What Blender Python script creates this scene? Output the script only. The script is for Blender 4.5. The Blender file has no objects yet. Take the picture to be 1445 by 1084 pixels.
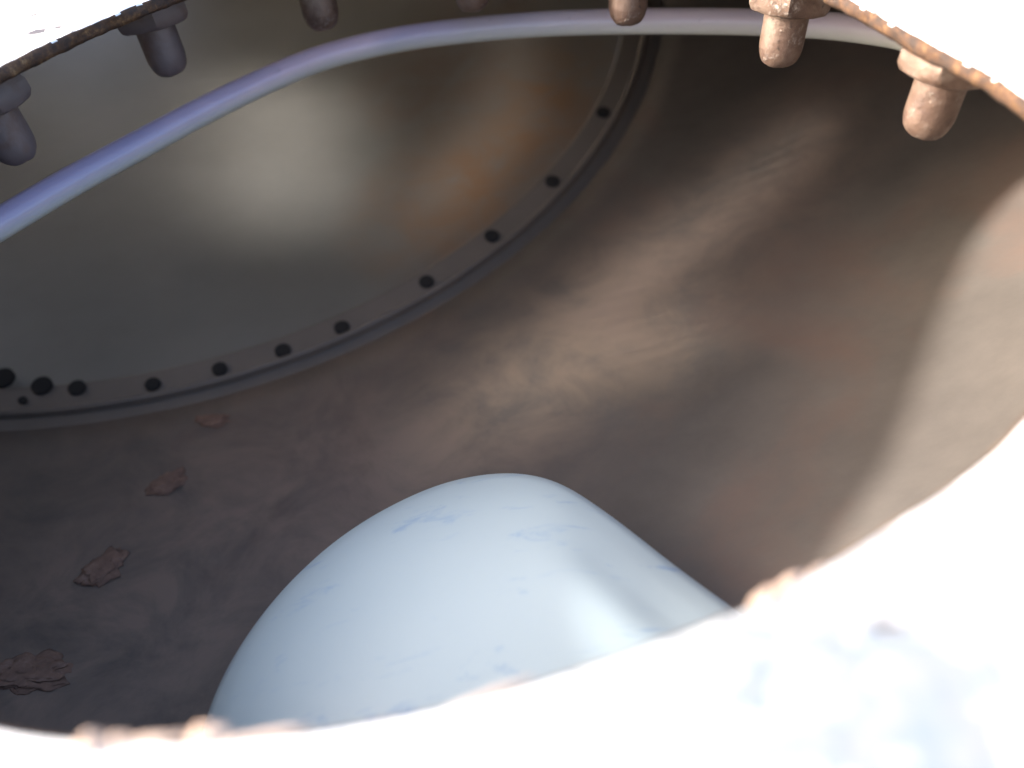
import bpy, bmesh, math, random
from mathutils import Vector, Matrix, noise
random.seed(4)
C = bpy.context.scene
COL = C.collection
U = 0.15                      # one layout unit in metres (camera stands one unit above the opening)
ZG = 3.02                     # ground lies this many units below the camera
def W(p):                     # layout units (camera at the origin) -> world metres
    return Vector((p[0]*U, p[1]*U, (p[2]+ZG)*U))

# ------------------------------------------------------------------ camera
F_PX, IW, IH = 1300.0, 1445.0, 1084.0
PITCH, ROLL = math.radians(42.615), math.radians(-6.53)
fwd = Vector((0, math.cos(PITCH), -math.sin(PITCH)))
rt0 = Vector((1, 0, 0)); up0 = rt0.cross(fwd)
rt = rt0*math.cos(ROLL)+up0*math.sin(ROLL)
up = up0*math.cos(ROLL)-rt0*math.sin(ROLL)
cam_d = bpy.data.cameras.new('camera'); cam = bpy.data.objects.new('camera', cam_d); COL.objects.link(cam)
cam.matrix_world = Matrix.Translation(W((0,0,0))) @ Matrix((rt, up, -fwd)).transposed().to_4x4()
cam_d.sensor_width = 36; cam_d.lens = F_PX/IW*36
cam_d.clip_start = 0.01; cam_d.clip_end = 400
cam_d.dof.use_dof = True; cam_d.dof.focus_distance = 3.0*U; cam_d.dof.aperture_fstop = 5.0
C.camera = cam
def ray(px, py):
    return (rt*((px-IW/2)/F_PX) - up*((py-IH/2)/F_PX) + fwd)
def at_depth(px, py, h):      # where a sight line meets the level h units below the camera
    d = ray(px, py); return d*(h/-d.z)
def at_plane(px, py, c, n):
    d = ray(px, py); return d*(c.dot(n)/d.dot(n))

# ------------------------------------------------------------------ object helpers
def link(name, bm, mat, parent=None, smooth=True, origin=None):
    me = bpy.data.meshes.new(name)
    bmesh.ops.recalc_face_normals(bm, faces=bm.faces)
    if origin is not None: bmesh.ops.translate(bm, verts=bm.verts, vec=-origin)
    bm.to_mesh(me); bm.free()
    if smooth:
        for p in me.polygons: p.use_smooth = True
    if mat: me.materials.append(mat)
    o = bpy.data.objects.new(name, me); COL.objects.link(o)
    if origin is not None: o.location = origin
    if parent:
        o.parent = parent
        o.matrix_parent_inverse = parent_world(parent).inverted()
    return o
def parent_world(o):
    m = Matrix.Translation(o.location) @ o.rotation_euler.to_matrix().to_4x4()
    if o.parent: m = parent_world(o.parent) @ o.matrix_parent_inverse @ m
    return m
def empty(name, loc, label, cat):
    o = bpy.data.objects.new(name, None); o.empty_display_size = .05
    COL.objects.link(o); o.location = loc
    o['label'] = label; o['category'] = cat
    return o
def tag(o, label, cat, group=None):
    o['label'] = label; o['category'] = cat
    if group: o['group'] = group
def rings_mesh(bm, rings, closed=True, cap0=False, cap1=False):
    R = [[bm.verts.new(p) for p in r] for r in rings]
    n = len(R[0])
    for a, b in zip(R, R[1:]):
        for i in range(n if closed else n-1):
            j = (i+1) % n
            bm.faces.new((a[i], a[j], b[j], b[i]))
    if cap0: bm.faces.new(R[0][::-1])
    if cap1: bm.faces.new(R[-1])
    return R

# ------------------------------------------------------------------ material helpers
def mat(name):
    m = bpy.data.materials.new(name); m.use_nodes = True
    nt = m.node_tree; b = nt.nodes['Principled BSDF']
    return m, nt, b
def N(nt, t, **k):
    n = nt.nodes.new(t)
    for a, v in k.items():
        if a in n.inputs: n.inputs[a].default_value = v
        else: setattr(n, a, v)
    return n
def noise_tex(nt, scale, detail=6, rough=.6, vec=None, dist=0):
    n = N(nt, 'ShaderNodeTexNoise'); n.inputs['Scale'].default_value = scale
    n.inputs['Detail'].default_value = detail; n.inputs['Roughness'].default_value = rough
    n.inputs['Distortion'].default_value = dist
    if vec is None:
        tc = N(nt, 'ShaderNodeTexCoord'); vec = tc.outputs['Object']
    nt.links.new(vec, n.inputs['Vector'])
    return n.outputs['Fac']
def ramp(nt, fac, stops):
    r = N(nt, 'ShaderNodeValToRGB'); e = r.color_ramp.elements
    while len(e) < len(stops): e.new(.5)
    for x, (p, c) in zip(e, stops):
        x.position = p; x.color = (c, c, c, 1) if isinstance(c, (int, float)) else (*c, 1)
    nt.links.new(fac, r.inputs['Fac']); return r.outputs['Color']
def mix(nt, fac, a, b):
    m = N(nt, 'ShaderNodeMix', data_type='RGBA')
    for s, v in ((0, fac), (6, a), (7, b)):
        if hasattr(v, 'is_linked'): nt.links.new(v, m.inputs[s])
        else: m.inputs[s].default_value = v if s == 0 else (*v, 1)
    return m.outputs[2]
def bump(nt, b, h, strength, dist):
    n = N(nt, 'ShaderNodeBump'); n.inputs['Strength'].default_value = strength; n.inputs['Distance'].default_value = dist
    nt.links.new(h, n.inputs['Height']); nt.links.new(n.outputs['Normal'], b.inputs['Normal'])

def make_steel(name, c1, c2, rust, metallic, r0, r1, spots=.62, spot_scale=14, bumpd=.0004, stains_and_glow=(), soft=.08, spec=.5):
    m, nt, b = mat(name)
    base = mix(nt, ramp(nt, noise_tex(nt, 7, 9, .68), [(.33, 0.), (.67, 1.)]), c1, c2)
    rs = ramp(nt, noise_tex(nt, spot_scale, 9, .62, dist=.4), [(spots, 0.), (spots+soft, .8)])
    col = mix(nt, rs, base, rust)
    b.inputs['Specular IOR Level'].default_value = spec
    tc = N(nt, 'ShaderNodeTexCoord')
    for (p_, q_, rad, sc_) in stains_and_glow:            # broad tint along a line between two points: painted light glow and rust stain
        p_, q_ = W(p_), W(q_); ax = (q_-p_)
        sb = N(nt, 'ShaderNodeVectorMath', operation='SUBTRACT'); nt.links.new(tc.outputs['Object'], sb.inputs[0]); sb.inputs[1].default_value = p_
        dt = N(nt, 'ShaderNodeVectorMath', operation='DOT_PRODUCT'); nt.links.new(sb.outputs[0], dt.inputs[0]); dt.inputs[1].default_value = ax/ax.length_squared
        cl = N(nt, 'ShaderNodeClamp'); nt.links.new(dt.outputs['Value'], cl.inputs[0])
        sc2 = N(nt, 'ShaderNodeVectorMath', operation='SCALE'); sc2.inputs[0].default_value = ax; nt.links.new(cl.outputs[0], sc2.inputs['Scale'])
        ds = N(nt, 'ShaderNodeVectorMath', operation='DISTANCE'); nt.links.new(sb.outputs[0], ds.inputs[0]); nt.links.new(sc2.outputs[0], ds.inputs[1])
        mr = N(nt, 'ShaderNodeMapRange'); nt.links.new(ds.outputs['Value'], mr.inputs['Value'])
        mr.inputs['From Min'].default_value = 0; mr.inputs['From Max'].default_value = rad*U; mr.inputs['To Min'].default_value = 1.25; mr.inputs['To Max'].default_value = 0
        ml = N(nt, 'ShaderNodeMath', operation='MULTIPLY'); nt.links.new(mr.outputs[0], ml.inputs[0]); nt.links.new(ramp(nt, noise_tex(nt, 17, 9, .68, dist=.5), [(.36, .15), (.62, 1.)]), ml.inputs[1])
        col = mix(nt, ml.outputs[0], col, sc_)
    nt.links.new(col, b.inputs['Base Color'])
    b.inputs['Metallic'].default_value = metallic
    nt.links.new(ramp(nt, noise_tex(nt, 22, 8, .65), [(.3, r0), (.7, r1)]), b.inputs['Roughness'])
    bump(nt, b, noise_tex(nt, 160, 6, .6), .35, bumpd)
    return m
M_shell = make_steel('tank_steel', (.085, .075, .067), (.135, .117, .103), (.15, .10, .08), .08, .50, .64, .50, 7, soft=.22, spec=.28, stains_and_glow=[((-.05, 2.95, -2.77), (.5, 3.3, -2.72), .8, (.22, .165, .12)), ((.5, 3.4, -2.7), (1.7, 4.3, -2.4), .6, (.20, .15, .12)), ((-2.3, 1.3, -2.75), (-1.0, 2.4, -2.8), 1.5, (.24, .18, .145)), ((-1.6, .7, -2.6), (-1.2, .9, -2.7), .9, (.24, .18, .145))])  # first two tints paint the light streak; last two are rust, also lightening the wall
M_plate = make_steel('end_plate_steel', (.23, .225, .21), (.275, .265, .245), (.24, .16, .12), .40, .34, .44, .70, 7, stains_and_glow=[((-.2, 4.4, -2.85), (.45, 5.3, -2.65), .75, (.32, .20, .125)), ((-.3, 5.6, -2.6), (.2, 6.6, -2.5), .6, (.24, .18, .15))])  # both tints paint the warm light patches on the end plate
M_ring = make_steel('ring_steel', (.16, .136, .115), (.20, .17, .145), (.16, .12, .095), .1, .55, .75, .68, 20)
M_primer = make_steel('grey_primer', (.42, .39, .35), (.50, .465, .42), (.20, .12, .09), 0, .6, .7, .62, 12, soft=.12)
M_dark = make_steel('blackened_steel', (.012, .012, .012), (.02, .018, .018), (.03, .02, .018), 0, .85, .95, .7, 60)

def white_paint():
    m, nt, b = mat('flaking_white_paint')
    tc = N(nt, 'ShaderNodeTexCoord')
    paint = mix(nt, noise_tex(nt, 9, 6, .6), (.84, .84, .83), (.80, .81, .82))
    stretch = N(nt, 'ShaderNodeMapping'); stretch.inputs['Scale'].default_value = (1, 2.2, 1)
    nt.links.new(tc.outputs['Object'], stretch.inputs['Vector'])
    chips = ramp(nt, noise_tex(nt, 17, 10, .72, stretch.outputs['Vector'], .7), [(.585, 0.), (.615, 1.)])
    chipc = mix(nt, noise_tex(nt, 60, 5, .6), (.12, .09, .08), (.05, .05, .07))
    sx = N(nt, 'ShaderNodeSeparateXYZ'); nt.links.new(tc.outputs['Object'], sx.inputs[0])
    dv = N(nt, 'ShaderNodeVectorMath', operation='DISTANCE'); nt.links.new(tc.outputs['Object'], dv.inputs[0])
    dv.inputs[1].default_value = W((.38, .45, -1.0))
    zone = N(nt, 'ShaderNodeMapRange'); nt.links.new(dv.outputs['Value'], zone.inputs['Value'])
    zone.inputs['From Min'].default_value = .004; zone.inputs['From Max'].default_value = .08
    zone.inputs['To Min'].default_value = .36; zone.inputs['To Max'].default_value = -.1
    ad = N(nt, 'ShaderNodeMath', operation='ADD'); nt.links.new(noise_tex(nt, 120, 9, .72), ad.inputs[0]); nt.links.new(zone.outputs[0], ad.inputs[1])
    worn = ramp(nt, ad.outputs[0], [(.48, 0.), (.80, 1.)])
    paint = mix(nt, worn, paint, mix(nt, noise_tex(nt, 110, 5, .6), (.12, .18, .25), (.30, .28, .25)))
    nt.links.new(mix(nt, chips, paint, chipc), b.inputs['Base Color'])
    b.inputs['Roughness'].default_value = .55
    h = N(nt, 'ShaderNodeMath', operation='SUBTRACT')
    nt.links.new(noise_tex(nt, 90, 8, .65), h.inputs[0]); nt.links.new(chips, h.inputs[1])
    bump(nt, b, h.outputs[0], .5, .0012)
    return m
M_white = white_paint()
def rust_edge():
    m, nt, b = mat('corroded_edge')
    c = ramp(nt, noise_tex(nt, 170, 8, .75), [(.40, (.03, .017, .012)), (.54, (.075, .034, .015)), (.64, (.18, .10, .042)), (.74, (.50, .40, .26))])
    nt.links.new(c, b.inputs['Base Color']); b.inputs['Roughness'].default_value = .75
    bump(nt, b, noise_tex(nt, 260, 8, .7), .8, .0012)
    return m
M_edge = rust_edge()
def crust_mat():
    m, nt, b = mat('pale_crust')
    c = ramp(nt, noise_tex(nt, 70, 7, .65), [(.3, (.42, .24, .15)), (.5, (.62, .50, .42)), (.68, (.72, .68, .64))])
    nt.links.new(c, b.inputs['Base Color']); b.inputs['Roughness'].default_value = .8
    return m
M_crust = crust_mat()
def stud_mat():
    m, nt, b = mat('rusted_bolt_steel')
    base = ramp(nt, noise_tex(nt, 70, 8, .65, dist=.5), [(.32, (.075, .043, .032)), (.5, (.135, .085, .062)), (.68, (.19, .14, .11))])
    # crusty patches of pale scale, broken into grains
    pa = ramp(nt, noise_tex(nt, 95, 4, .6), [(.52, 0.), (.66, 1.)])
    gr = ramp(nt, noise_tex(nt, 520, 5, .75), [(.48, 0.), (.62, 1.)])
    ml = N(nt, 'ShaderNodeMath', operation='MULTIPLY'); nt.links.new(pa, ml.inputs[0]); nt.links.new(gr, ml.inputs[1])
    col = mix(nt, ml.outputs[0], base, (.40, .34, .29))
    dk = ramp(nt, noise_tex(nt, 150, 7, .7), [(.60, 0.), (.72, 1.)])
    col = mix(nt, dk, col, (.035, .022, .018))
    nt.links.new(col, b.inputs['Base Color'])
    b.inputs['Metallic'].default_value = .3
    nt.links.new(ramp(nt, noise_tex(nt, 200, 5, .6), [(.3, .32), (.7, .6)]), b.inputs['Roughness'])
    ad = N(nt, 'ShaderNodeMath', operation='ADD'); nt.links.new(noise_tex(nt, 300, 8, .72), ad.inputs[0]); nt.links.new(ml.outputs[0], ad.inputs[1])
    bump(nt, b, ad.outputs[0], .7, .0009)
    return m
M_stud = stud_mat()
M_stud_shade = make_steel('shaded_bolt_steel', (.10, .078, .078), (.15, .118, .115), (.11, .065, .05), .3, .4, .6, .52, 60, soft=.2, bumpd=.0009)  # cooler copy of the bolt steel, painting the shade on the left bolts
def tube_mat():
    m, nt, b = mat('lavender_plastic')
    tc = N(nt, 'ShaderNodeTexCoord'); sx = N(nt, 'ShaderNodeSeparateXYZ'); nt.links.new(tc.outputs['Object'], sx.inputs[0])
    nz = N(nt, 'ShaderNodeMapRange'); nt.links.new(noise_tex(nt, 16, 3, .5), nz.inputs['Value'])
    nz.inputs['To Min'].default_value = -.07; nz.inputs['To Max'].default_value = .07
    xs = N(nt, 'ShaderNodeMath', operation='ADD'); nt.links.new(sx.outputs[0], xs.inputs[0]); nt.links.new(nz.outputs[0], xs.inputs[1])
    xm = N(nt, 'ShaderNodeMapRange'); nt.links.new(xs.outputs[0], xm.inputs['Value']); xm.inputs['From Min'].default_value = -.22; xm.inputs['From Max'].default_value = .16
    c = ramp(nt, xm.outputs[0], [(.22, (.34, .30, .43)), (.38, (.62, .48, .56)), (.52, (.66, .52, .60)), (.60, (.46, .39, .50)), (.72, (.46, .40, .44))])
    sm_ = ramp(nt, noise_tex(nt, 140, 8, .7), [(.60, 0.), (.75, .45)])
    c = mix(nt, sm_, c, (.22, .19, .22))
    at = N(nt, 'ShaderNodeAttribute'); at.attribute_name = 'edge_glow'
    sf = ramp(nt, at.outputs['Fac'], [(.50, 0.), (.97, 1.)])  # pale lower edge: bounced light and lens fringe painted along the tube
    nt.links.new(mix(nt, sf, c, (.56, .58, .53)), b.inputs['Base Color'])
    b.inputs['Roughness'].default_value = .28
    b.inputs['Subsurface Weight'].default_value = .25; b.inputs['Subsurface Radius'].default_value = (.006, .005, .006)
    b.inputs['Coat Weight'].default_value = .3; b.inputs['Coat Roughness'].default_value = .12
    bump(nt, b, noise_tex(nt, 300, 5, .6), .12, .0004)
    return m
M_tube = tube_mat()
def pale_mat():
    m, nt, b = mat('pale_blue_plastic')
    base = mix(nt, noise_tex(nt, 7, 6, .6), (.41, .495, .515), (.475, .55, .56))
    tc = N(nt, 'ShaderNodeTexCoord'); mp = N(nt, 'ShaderNodeMapping'); mp.inputs['Scale'].default_value = (1, 3.5, 1)
    mp.inputs['Rotation'].default_value = (0, 0, .35)
    nt.links.new(tc.outputs['Object'], mp.inputs['Vector'])
    sc = ramp(nt, noise_tex(nt, 26, 8, .7, mp.outputs['Vector'], .8), [(.575, 0.), (.68, .75)])
    nt.links.new(mix(nt, sc, base, (.25, .36, .50)), b.inputs['Base Color'])
    b.inputs['Roughness'].default_value = .45
    bump(nt, b, noise_tex(nt, 80, 5, .6), .15, .0006)
    return m
M_pale = pale_mat()
def flake_mat():
    m, nt, b = mat('orange_rust')
    c = ramp(nt, noise_tex(nt, 120, 8, .7), [(.3, (.15, .09, .066)), (.55, (.22, .135, .10)), (.75, (.30, .21, .17))])
    nt.links.new(c, b.inputs['Base Color']); b.inputs['Roughness'].default_value = .9
    return m
M_flake = flake_mat()
def ground_mat():
    m, nt, b = mat('dusty_concrete')
    c = mix(nt, noise_tex(nt, 3, 9, .65), (.26, .25, .235), (.36, .345, .32))
    nt.links.new(c, b.inputs['Base Color']); b.inputs['Roughness'].default_value = .9
    bump(nt, b, noise_tex(nt, 60, 8, .7), .4, .004)
    return m

# ------------------------------------------------------------------ ground
bm = bmesh.new()
bmesh.ops.create_grid(bm, x_segments=2, y_segments=2, size=150)
g = link('ground', bm, ground_mat(), smooth=False); g['kind'] = 'structure'

# ------------------------------------------------------------------ layout of the tank
HC = Vector((-.2235, 1.866, -1.0))                     # centre of the round opening
YR = 6.5
RC = Vector((-.33724*YR, YR, -.29503*YR))              # centre of the tank's round end
az, el = .29, 1.3
RN = Vector((math.sin(az)*math.cos(el), -math.cos(az)*math.cos(el), math.sin(el)))
R_OUT, R_MID, R_DOT = .54295*YR, .52513*YR, .51303*YR
E1 = Vector((1, 0, 0)); E1 = (E1-RN*E1.dot(RN)).normalized(); E2 = RN.cross(E1)
def on_ring(a, r, h=0): return RC + (E1*math.cos(a)+E2*math.sin(a))*r + RN*h
SC, SR, SZ = Vector((-1.8, 5.0, 0)), 5.0, -1.075       # top circle of the tank wall
tank = empty('metal_tank', W((RC.x, RC.y, -ZG)), 'dark brown steel tank interior with a dished wall and a round bolted end plate', 'tank')

NS = 160
def wall_pt(a, s):
    top = Vector((SC.x+SR*math.cos(a), SC.y+SR*math.sin(a), SZ)); bot = on_ring(a, R_OUT)
    k = s*math.pi/2
    wl, wv = 1-max(0, math.cos(k))**.87, math.sin(k)**.87
    return Vector((top.x+(bot.x-top.x)*wl, top.y+(bot.y-top.y)*wl, top.z+(bot.z-top.z)*wv))
bm = bmesh.new()
rings_mesh(bm, [[W(wall_pt(2*math.pi*i/NS, j/40)) for i in range(NS)] for j in range(41)])
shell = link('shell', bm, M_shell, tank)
sm = shell.modifiers.new('thickness', 'SOLIDIFY'); sm.thickness = .006; sm.offset = 1

# thin flat top plate: round cut-out under the flange and added unseen slots that throw sun patches inside
def sheet_with_holes(outer, holes, z, thick):
    cu = bpy.data.curves.new('outline', 'CURVE'); cu.dimensions = '2D'; cu.fill_mode = 'BOTH'; cu.extrude = thick/2
    for loop_ in [outer]+holes:
        sp = cu.splines.new('POLY'); sp.points.add(len(loop_)-1); sp.use_cyclic_u = True
        for q_, p_ in zip(sp.points, loop_):
            w_ = W((p_[0], p_[1], 0)); q_.co = (w_.x, w_.y, 0, 1)
    o_ = bpy.data.objects.new('outline', cu); COL.objects.link(o_)
    me_ = bpy.data.meshes.new_from_object(o_.evaluated_get(bpy.context.evaluated_depsgraph_get()))
    bpy.data.objects.remove(o_); bpy.data.curves.remove(cu)
    bm_ = bmesh.new(); bm_.from_mesh(me_); bpy.data.meshes.remove(me_)
    bmesh.ops.translate(bm_, verts=bm_.verts, vec=(0, 0, W((0, 0, z)).z))
    return bm_
outer = [(SC.x+(SR+.03)*math.cos(2*math.pi*i/NS), SC.y+(SR+.03)*math.sin(2*math.pi*i/NS)) for i in range(NS)]
hole = []
for i in range(NS):
    a = 2*math.pi*i/NS
    v = Vector((HC.x+2.12*math.cos(a)-SC.x, HC.y+2.12*math.sin(a)-SC.y, 0))
    if v.length > SR-.12: v *= (SR-.12)/v.length
    hole.append((SC.x+v.x, SC.y+v.y))
def seg_field(x, y, pl, wd):
    best = 0
    for (x0, y0, i0), (x1, y1, i1) in zip(pl, pl[1:]):
        dx, dy = x1-x0, y1-y0
        t = max(0, min(1, ((x-x0)*dx+(y-y0)*dy)/(dx*dx+dy*dy)))
        d2 = (x-x0-dx*t)**2+(y-y0-dy*t)**2
        best = max(best, (i0+(i1-i0)*t)*math.exp(-d2/(wd*wd)))
    return best
LIGHT_SLOTS = [([(-4.95, 5.25, .95), (-4.75, 5.85, .92)], .46),  # added openings, laid out by the sun patches they let through
         ([(-5.8, 6.0, .09), (-4.5, 6.6, .08)], .70),
         ([(-4.42, 4.65, .14), (-4.02, 4.98, .30), (-3.42, 5.5, .26), (-2.95, 6.2, .12)], .27),
         ([(-4.2, 3.15, .18), (-3.8, 3.38, .44), (-3.45, 3.5, .46), (-2.95, 3.45, .32)], .37),
         ([(-3.6, 3.6, .40), (-2.95, 4.0, .38), (-2.45, 4.25, .28), (-1.5, 4.6, .16)], .27)]
def slot_light(x, y):
    x -= .17
    return max(seg_field(x, y, pl, wd) for pl, wd in LIGHT_SLOTS)
slots = []
PITCH_Y = .085
for j in range(int((7.0-2.2)/PITCH_Y)):
    y = 2.2+j*PITCH_Y; run = []
    for k in range(int(5.6/.04)):
        x = -6.2+k*.04; f = slot_light(x, y)
        if f > .035 and (math.hypot(x-HC.x, y-HC.y) > 2.25) and math.hypot(x-SC.x, y-SC.y) < SR-.1: run.append((x, f))
        else:
            if len(run) > 4: slots.append((y, run))
            run = []
holes = [hole, [(-3.3+.80*math.cos(2*math.pi*i/60), 8.15+.80*math.sin(2*math.pi*i/60)) for i in range(60)]]  # second loop: unseen round hole added to let in fill light
for y, run in slots:
    hw = [f*PITCH_Y/2 for x, f in run]
    holes.append([(x, y-h) for (x, f), h in zip(run, hw)]+[(x, y+h) for (x, f), h in reversed(list(zip(run, hw)))])
link('top_plate', sheet_with_holes(outer, holes, -1.075,   .008*U), M_primer, tank, smooth=False)

# round end plate, gently dished
bm = bmesh.new()
rs = [0.001]+[R_DOT*.976*k/30 for k in range(1, 31)]
def dish(r): 
    q = r/(R_DOT*.976); return -.34*(1-q**2.2)-.015
rings_mesh(bm, [[W(on_ring(2*math.pi*i/NS, r, dish(r))) for i in range(NS)] for r in rs], cap0=True)
link('end_plate', bm, M_plate, tank)
# stepped ring round it
bm = bmesh.new()
prof = [(R_DOT*.976, -.03), (R_DOT*.977, .0), (R_DOT*.981, .012), (R_MID-.03, .014), (R_MID-.020, .026), (R_MID-.008, .032), (R_MID+.008, .026), (R_MID+.016, -.005),
        (R_OUT-.03, -.012), (R_OUT-.02, .012), (R_OUT-.004, .02), (R_OUT+.012, .014), (R_OUT+.02, -.03)]
rings_mesh(bm, [[W(on_ring(2*math.pi*i/240, r, h)) for i in range(240)] for r, h in prof])
ring = link('end_ring', bm, M_ring, tank)
md = ring.modifiers.new('edge', 'EDGE_SPLIT'); md.split_angle = math.radians(38)
# dark bolt heads on the ring
q = RN.to_track_quat('Z', 'Y').to_matrix().to_4x4()
def head_bm(r, h):
    bm = bmesh.new()
    pr = [(0.001, h), (r*.7, h), (r*.93, h*.95), (r, h*.8), (r, -.01)]
    rings_mesh(bm, [[(q @ Vector((x*math.cos(2*math.pi*i/20), x*math.sin(2*math.pi*i/20), z)))*U for i in range(20)] for x, z in pr], cap0=True)
    return bm
first = None
for px, py, r in [(855,158,.040),(783,256,.040),(697,334,.040),(604,399,.038),(484,464,.038),(400,497,.038),(310,523,.036),(215,545,.036),(107,550,.040),(57,547,.048),(2,536,.052),(30,568,.020)]:
    p = at_plane(px, py, RC+RN*.03, RN)
    b_ = link('bolt_head', head_bm(r, .010), M_dark, ring)
    rad_ = (p-RC).normalized(); b_.location = W(p-rad_*.016-RN*.010)
# ------------------------------------------------------------------ flange with its hanging bolts
flange = empty('opening_flange', W(HC), 'white painted round flange with a rusty flaking inner edge around the opening', 'flange')
TH = .030
RIM = [(-180,1.55),(-160,1.64),(-140,1.50),(-120,1.37),(-106,1.348),(-97,1.337),(-88,1.325),(-77,1.314),(-69,1.318),(-59,1.327),(-50,1.352),(-40,1.372),(-20,1.385),(-5,1.38),(4,1.34),(10,1.31),(16,1.298),(27,1.325),(45,1.40),(70,1.45),(90,1.455),(108,1.42),(120,1.372),(128,1.335),(137,1.312),(147,1.300),(165,1.34)]  # unseen left part widened to shape the sunlit strip on the wall
def rim_r(a):
    r = rim_r0(a)
    return r+TH*max(0, (HC.x+r*math.cos(a))*math.cos(a)+(HC.y+r*math.sin(a))*math.sin(a))
def rim_r0(a):
    d = (math.degrees(a)+180) % 360-180
    n = len(RIM)
    for i in range(n):
        a0, r0 = RIM[i]; a1, r1 = RIM[(i+1) % n]
        if a1 <= a0: a1 += 360
        dd = d if d >= a0 else d+360
        if a0 <= dd < a1:
            t = (dd-a0)/(a1-a0)
            pm = RIM[i-1][1]; pn = RIM[(i+2) % n][1]
            m0, m1 = (r1-pm)/2, (pn-r0)/2
            t2, t3 = t*t, t*t*t
            return (2*t3-3*t2+1)*r0+(t3-2*t2+t)*m0+(-2*t3+3*t2)*r1+(t3-t2)*m1
    return 1.33
NF = 900
def jag(a, k, amp, sc):
    amp *= .55+.45*math.sin(a)
    return amp*(noise.fractal(Vector((math.cos(a)*sc, math.sin(a)*sc, k*1.7)), .9, 2.1, 8))
def fl_ring(dr, z, jamp=0, k=0, zamp=0):
    out = []
    for i in range(NF):
        a = 2*math.pi*i/NF
        r = rim_r(a)+dr+jag(a, k, jamp*1.2, 15)
        zz = z+(jag(a, k+9, zamp, 30) if zamp else 0)
        out.append(W((HC.x+r*math.cos(a), HC.y+r*math.sin(a), zz)))
    return out
def out_ring(R, z): return [W((HC.x+R*math.cos(2*math.pi*i/NF), HC.y+R*math.sin(2*math.pi*i/NF), z)) for i in range(NF)]
bm = bmesh.new()
Rg = [out_ring(2.3, -1.0-TH), out_ring(2.3, -1.006), out_ring(2.28, -1.0), out_ring(2.1, -1.0), out_ring(1.9, -1.0), fl_ring(.17, -1.0), fl_ring(.06, -1.0, .001, 1, .001), fl_ring(.03, -1.0, .002, 1, .0015),
      fl_ring(.010, -1.001, .008, 1, .002), fl_ring(.003, -1.006, .009, 1.2, .003), fl_ring(.0, -1.016, .010, 1.6, .003), fl_ring(.003, -1.03, .010, 2.0, .003), fl_ring(.008, -1.043, .010, 2.6, .003), fl_ring(.03, -1.0-TH, .006, 6), fl_ring(.2, -1.0-TH), out_ring(2.15, -1.0-TH), out_ring(2.3, -1.0-TH)]
rings = rings_mesh(bm, Rg)
bmesh.ops.remove_doubles(bm, verts=bm.verts, dist=1e-6)
fp = link('flange_plate', bm, M_white, flange)
fp.data.materials.append(M_edge)
for p in fp.data.polygons:
    c = p.center; zz = c.z/U-ZG; r = math.hypot(c.x/U-HC.x, c.y/U-HC.y)-rim_r(math.atan2(c.y/U-HC.y, c.x/U-HC.x))
    if (r < .012 and zz < -1.003) or (zz < -1.0-TH*.9 and r < .10): p.material_index = 1
# lumps of old rust and sealant on the edge
def lump_bm(size, seed, freq=2.3, amp=.45):
    bm = bmesh.new(); bmesh.ops.create_icosphere(bm, subdivisions=5, radius=1)
    for v in bm.verts:
        n_ = noise.fractal(v.co*freq+Vector((seed, 0, 0)), .9, 2, 6)
        v.co *= 1+amp*n_
        v.co = Vector((v.co.x*size[0], v.co.y*size[1], v.co.z*size[2]))*U
    return bm
for k, (px, py, sx, sy, sz, rz) in enumerate([(1080,852,.022,.012,.012,.62),(1112,832,.028,.010,.010,.6),(1150,812,.02,.005,.006,.55),(132,1056,.020,.016,.016,0),(165,1054,.02,.012,.010,0),(215,1046,.045,.006,.007,0),(296,1040,.020,.012,.016,.1),(365,1043,.05,.006,.006,.08),(690,984,.05,.005,.005,.3)]):
    p = at_depth(px, py, 1.005)
    o = link('rust_lump', lump_bm((sx, sy, sz), k*3.1), M_crust, flange)
    o.location = W(p); o.rotation_euler.z = rz

# bolt with hexagonal nut, hanging below the flange
def stud_bm():
    bm = bmesh.new(); r = .071; L = .325
    pr = [(r, 0), (r, -L+.075)]+[(r*math.cos(t*math.pi/2/7)**.62 if t < 7 else .001, -L+.075-.075*math.sin(t*math.pi/2/7)) for t in range(1, 8)]
    # fine subdivision along the shank so the corrosion can roughen it
    pr2 = [(r, -k*(L-.075)/14) for k in range(15)]+pr[2:]
    rings_mesh(bm, [[Vector((x*math.cos(2*math.pi*i/40), x*math.sin(2*math.pi*i/40), z)) for i in range(40)] for x, z in pr2], cap0=True, cap1=True)
    for v in bm.verts:
        v.co *= 1+.014*noise.fractal(v.co*16, .9, 2, 6)
        v.co *= U
    return bm
def nut_bm():
    bm = bmesh.new(); R = .142
    def hexr(a): 
        b_ = (a % (math.pi/3))-math.pi/6
        return R*math.cos(math.pi/6)/math.cos(b_)
    n = 72; lay = [(.02, .985, 1), (-.052, 1.0, 1), (-.062, .95, .8), (-.072, .955, .8), (-.082, 1.0, 1), (-.118, 1.0, 1), (-.137, .965, .5), (-.144, .90, .1), (-.145, .5, 0)]
    Rr = []
    for z, f, hx in lay:
        row = []
        for i in range(n):
            a = 2*math.pi*i/n; h = hexr(a); c = R*.90
            row.append(Vector(((h*hx+c*(1-hx))*f*math.cos(a), (h*hx+c*(1-hx))*f*math.sin(a), z)))
        Rr.append(row)
    rings_mesh(bm, Rr, cap0=True, cap1=True)
    for v in bm.verts:
        v.co *= 1+.022*noise.fractal(v.co*9+Vector((3, 1, 7)), .9, 2, 6)
        v.co *= U
    return bm
tips = [(30,228,.3),(243,106,.15),(457,42,.5),(668,16,.9),(885,35,.2),(1097,93,.72),(1302,192,.40)]
proto_b = proto_n = None
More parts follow.
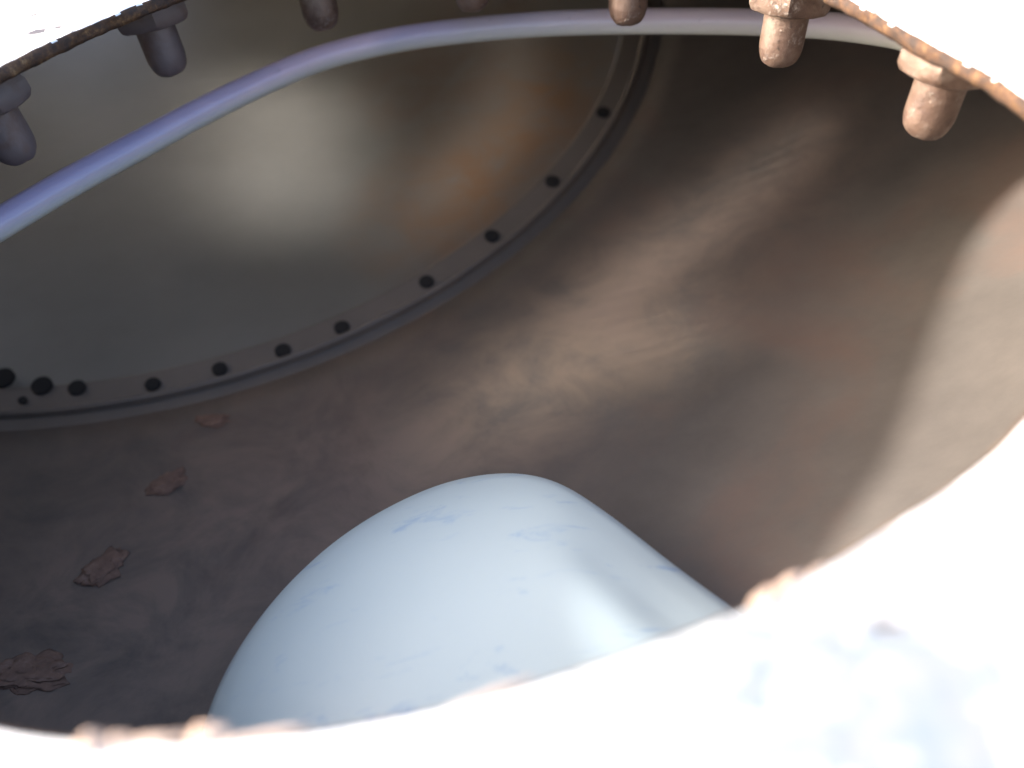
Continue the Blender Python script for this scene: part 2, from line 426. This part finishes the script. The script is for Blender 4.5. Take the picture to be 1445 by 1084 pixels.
for px, py, rz in tips:
    p = at_depth(px, py-4, 1.365)
    base = W((p.x, p.y, -1.0-TH+.001))
    if proto_b is None:
        b_ = link('bolt', stud_bm(), M_stud, flange); n_ = link('nut', nut_bm(), M_stud)
        n_.parent = b_
        es = n_.modifiers.new('edge', 'EDGE_SPLIT'); es.split_angle = math.radians(40)
        proto_b, proto_n = b_, n_
    else:
        b_ = proto_b.copy(); COL.objects.link(b_); b_.parent = flange
        b_.matrix_parent_inverse = proto_b.matrix_parent_inverse.copy()
        n_ = proto_n.copy(); COL.objects.link(n_); n_.parent = b_
    b_.location = base; lean = Vector((HC.x-p.x, HC.y-p.y, 0)).normalized()
    dn_ = (Vector((0, 0, -1))+lean*math.tan(math.radians(9))).normalized()
    if px < 300:  # left bolts take the copy with painted shade
        for q_ in (b_, n_):
            q_.material_slots[0].link = 'OBJECT'; q_.material_slots[0].material = M_stud_shade
    else:
        for q_ in (b_, n_): q_.material_slots[0].link = 'DATA'
    b_.location = W((p.x-lean.x*.05, p.y-lean.y*.05, -1.0-TH-.024))
    b_.rotation_euler = ((-dn_).to_track_quat('Z', 'Y') @ Matrix.Rotation(rz*2.1+px, 3, 'Z').to_quaternion()).to_euler()

# ------------------------------------------------------------------ curved tube hanging behind the bolts
pix = [(0,316),(100,257),(200,203),(300,150),(400,103),(470,77),(560,56),(650,44),(750,35),(850,31),(950,30),(1050,31),(1150,35),(1240,45),(1300,60)]
pts = [at_depth(x, y, 1.52) for x, y in pix]
l0 = pts[0]-pts[1]
pts = [pts[0]+l0*4.2+Vector((.5, -.25, .40)), pts[0]+l0*2.7+Vector((.2, -.1, .05)), pts[0]+l0*1.3]+pts
pts += [Vector((1.88, 2.75, -1.52)), Vector((2.02, 2.35, -1.42)), Vector((2.0, 1.9, -1.12))]
def catmull(P, m=10):
    out = []
    for i in range(len(P)-1):
        a = P[max(i-1, 0)]; b = P[i]; c = P[i+1]; d = P[min(i+2, len(P)-1)]
        for k in range(m):
            t = k/m
            out.append(.5*((2*b)+(c-a)*t+(2*a-5*b+4*c-d)*t*t+(3*b-a-3*c+d)*t**3))
    out.append(P[-1].copy()); return out
path = catmull(pts)
for _ in range(6):
    path = [path[0]]+[(path[i-1]+path[i]*2+path[i+1])/4 for i in range(1, len(path)-1)]+[path[-1]]
bm = bmesh.new(); rows = []
for i, p in enumerate(path):
    t = (path[min(i+1, len(path)-1)]-path[max(i-1, 0)]).normalized()
    s = t.cross(Vector((0, 0, 1))).normalized(); u = s.cross(t)
    rows.append([W(p+(s*math.cos(2*math.pi*k/28)+u*math.sin(2*math.pi*k/28))*.051) for k in range(28)])
rings_mesh(bm, rows, cap0=True, cap1=True)
lay = bm.verts.layers.float.new('edge_glow')
bm.verts.ensure_lookup_table()
for i, v in enumerate(bm.verts): v[lay] = .5+.5*math.cos(2*math.pi*(i % 28)/28+math.radians(62))
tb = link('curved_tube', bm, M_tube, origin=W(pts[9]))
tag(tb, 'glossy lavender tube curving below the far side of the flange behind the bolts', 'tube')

# ------------------------------------------------------------------ pale moulded pipe end in the tank
ZT = 1.96; KS = (ZT+.14)/2.26
outl = [(1040,858),(960,800),(890,745),(830,700),(785,672),(740,657),(690,653),(630,662),(565,688),(500,725),(440,772),(385,832),(340,900),(310,970),(297,1040),(300,1110)]
o2 = [at_depth(x, y, ZT+.14) for x, y in outl]
e1 = at_depth(1330, 1062, ZT+.14)
o2 = [e1, (e1+o2[0])/2]+o2+[Vector(v)*KS for v in ((-.62, .55, 0), (-.1, .2, 0), (.8, .2, 0), (1.1, .5, 0))]
o2 = [Vector((p.x, p.y, 0)) for p in o2]
P = o2[:]; loop = []
n = len(P)
for i in range(n):
    a, b, c, d = P[i-1], P[i], P[(i+1) % n], P[(i+2) % n]
    for k in range(8):
        t = k/8
        loop.append(.5*((2*b)+(c-a)*t+(2*a-5*b+4*c-d)*t*t+(3*b-a-3*c+d)*t**3))
def smooth(L, it):
    for _ in range(it): L = [(L[i-1]+L[i]*2+L[(i+1) % len(L)])/4 for i in range(len(L))]
    return L
loop = smooth(loop, 10)
cen = Vector((.1, .95, 0))*KS
def inset(d):
    f = 1-d; return [cen+(p-cen)*f for p in loop]
# (inset fraction, depth below camera): steep skirt, rounded shoulder, soft crease, crowned top
prof = [(-.03, 2.86), (-.01, 2.5), (0, 2.36), (.02, 2.27), (.06, 2.21), (.12, 2.185), (.24, 2.15), (.34, 2.124), (.40, 2.106), (.46, 2.086), (.52, 2.070), (.58, 2.060), (.66, 2.053), (.78, 2.048), (.98, 2.045)]
bm = bmesh.new()
def pipe_pt(p, q0, d, z):
    m_ = max(0, min(1, (q0.x+.25)/.6)); m_ = m_*m_*(3-2*m_)
    if d < 0: zz = -(z-.16 if z < 2.45 else z); ex = .125*(1-m_)
    else:
        f_ = min(1, d/.95)
        rnd = 2.045+.50*(1-math.sqrt(max(0, 1-(1-f_)**2.2)))
        zz = -(rnd+(z-rnd)*m_)+.16; ex = .125*(1-m_)*max(0, 1-f_*2.5)
    if d == 0 or d < 0: zz -= .06*(1-m_) if z < 2.45 else 0
    o_ = (q0-cen).normalized()*ex
    return W((p.x+o_.x, p.y+o_.y, zz))
rings_mesh(bm, [[pipe_pt(p, q0, d, z) for p, q0 in zip(smooth(inset(d), int(20*max(d, 0))), loop)] for d, z in prof], cap1=True)
pp = link('plastic_pipe', bm, M_pale, origin=W((.1*KS, .95*KS, -2.86)))
tag(pp, 'smooth pale blue rounded plastic pipe end lying in the bottom of the tank', 'pipe')

# ------------------------------------------------------------------ rust flakes on the tank floor
from mathutils.bvhtree import BVHTree
SV = [W(wall_pt(2*math.pi*i/NS, j/40)) for j in range(41) for i in range(NS)]
SF = [(j*NS+i, j*NS+(i+1) % NS, (j+1)*NS+(i+1) % NS, (j+1)*NS+i) for j in range(40) for i in range(NS)]
BVH = BVHTree.FromPolygons(SV, SF)
labels = ['flake of brown rust lying nearest the white flange at lower left', 'pale lumpy rust flake on the tank floor left of the pale pipe',
          'reddish rust flake on the tank floor midway between ring and pipe', 'rust flake lying close below the bolted ring']
for k, (px, py, s, sq) in enumerate([(40,962,.15,(1, .5)),(150,812,.085,(1, .8)),(240,692,.075,(.7, 1)),(305,603,.075,(1, .5))]):
    hit, nrm, _, _ = BVH.ray_cast(W((0, 0, 0)), ray(px, py).normalized())
    if nrm.z < 0: nrm = -nrm
    o = link('rust_flake', lump_bm((s*sq[0], s*sq[1], .011), 20+k*2.3, 1.9, .5), M_flake)
    o.location = hit+nrm*.044*U
    o.rotation_euler = (nrm.to_track_quat('Z', 'Y') @ Matrix.Rotation(k*1.3, 3, 'Z').to_quaternion()).to_euler()
    tag(o, labels[k], 'rust flake', 'rust flakes on the tank floor')

# ------------------------------------------------------------------ daylight
SUN_EL, SUN_AZ = math.radians(24), math.radians(-84)          # azimuth from +Y, clockwise
sd = Vector((math.sin(SUN_AZ)*math.cos(SUN_EL), math.cos(SUN_AZ)*math.cos(SUN_EL), math.sin(SUN_EL)))
w = bpy.data.worlds.new('World'); C.world = w; w.use_nodes = True
nt = w.node_tree; bg = nt.nodes['Background']
sky = nt.nodes.new('ShaderNodeTexSky'); sky.sky_type = 'NISHITA'; sky.sun_disc = False
sky.sun_elevation = SUN_EL; sky.sun_rotation = SUN_AZ; sky.altitude = 100; sky.dust_density = 5; sky.ozone_density = .3; sky.air_density = .8
nt.links.new(sky.outputs[0], bg.inputs['Color']); bg.inputs['Strength'].default_value = .15
sl = bpy.data.lights.new('sun', 'SUN'); sl.energy = 2.6; sl.angle = math.radians(2.5); sl.color = (1, .95, .89)
so = bpy.data.objects.new('sun', sl); COL.objects.link(so); so.location = (0, 0, 5)
so.rotation_euler = sd.to_track_quat('Z', 'Y').to_euler()
C.view_settings.view_transform = 'Standard'; C.view_settings.look = 'None'
C.view_settings.exposure = 2.2; C.view_settings.gamma = 1; C.view_settings.use_curve_mapping = False
C.cycles.max_bounces = 12; C.cycles.diffuse_bounces = 8; C.cycles.glossy_bounces = 6
C.cycles.use_denoising = True
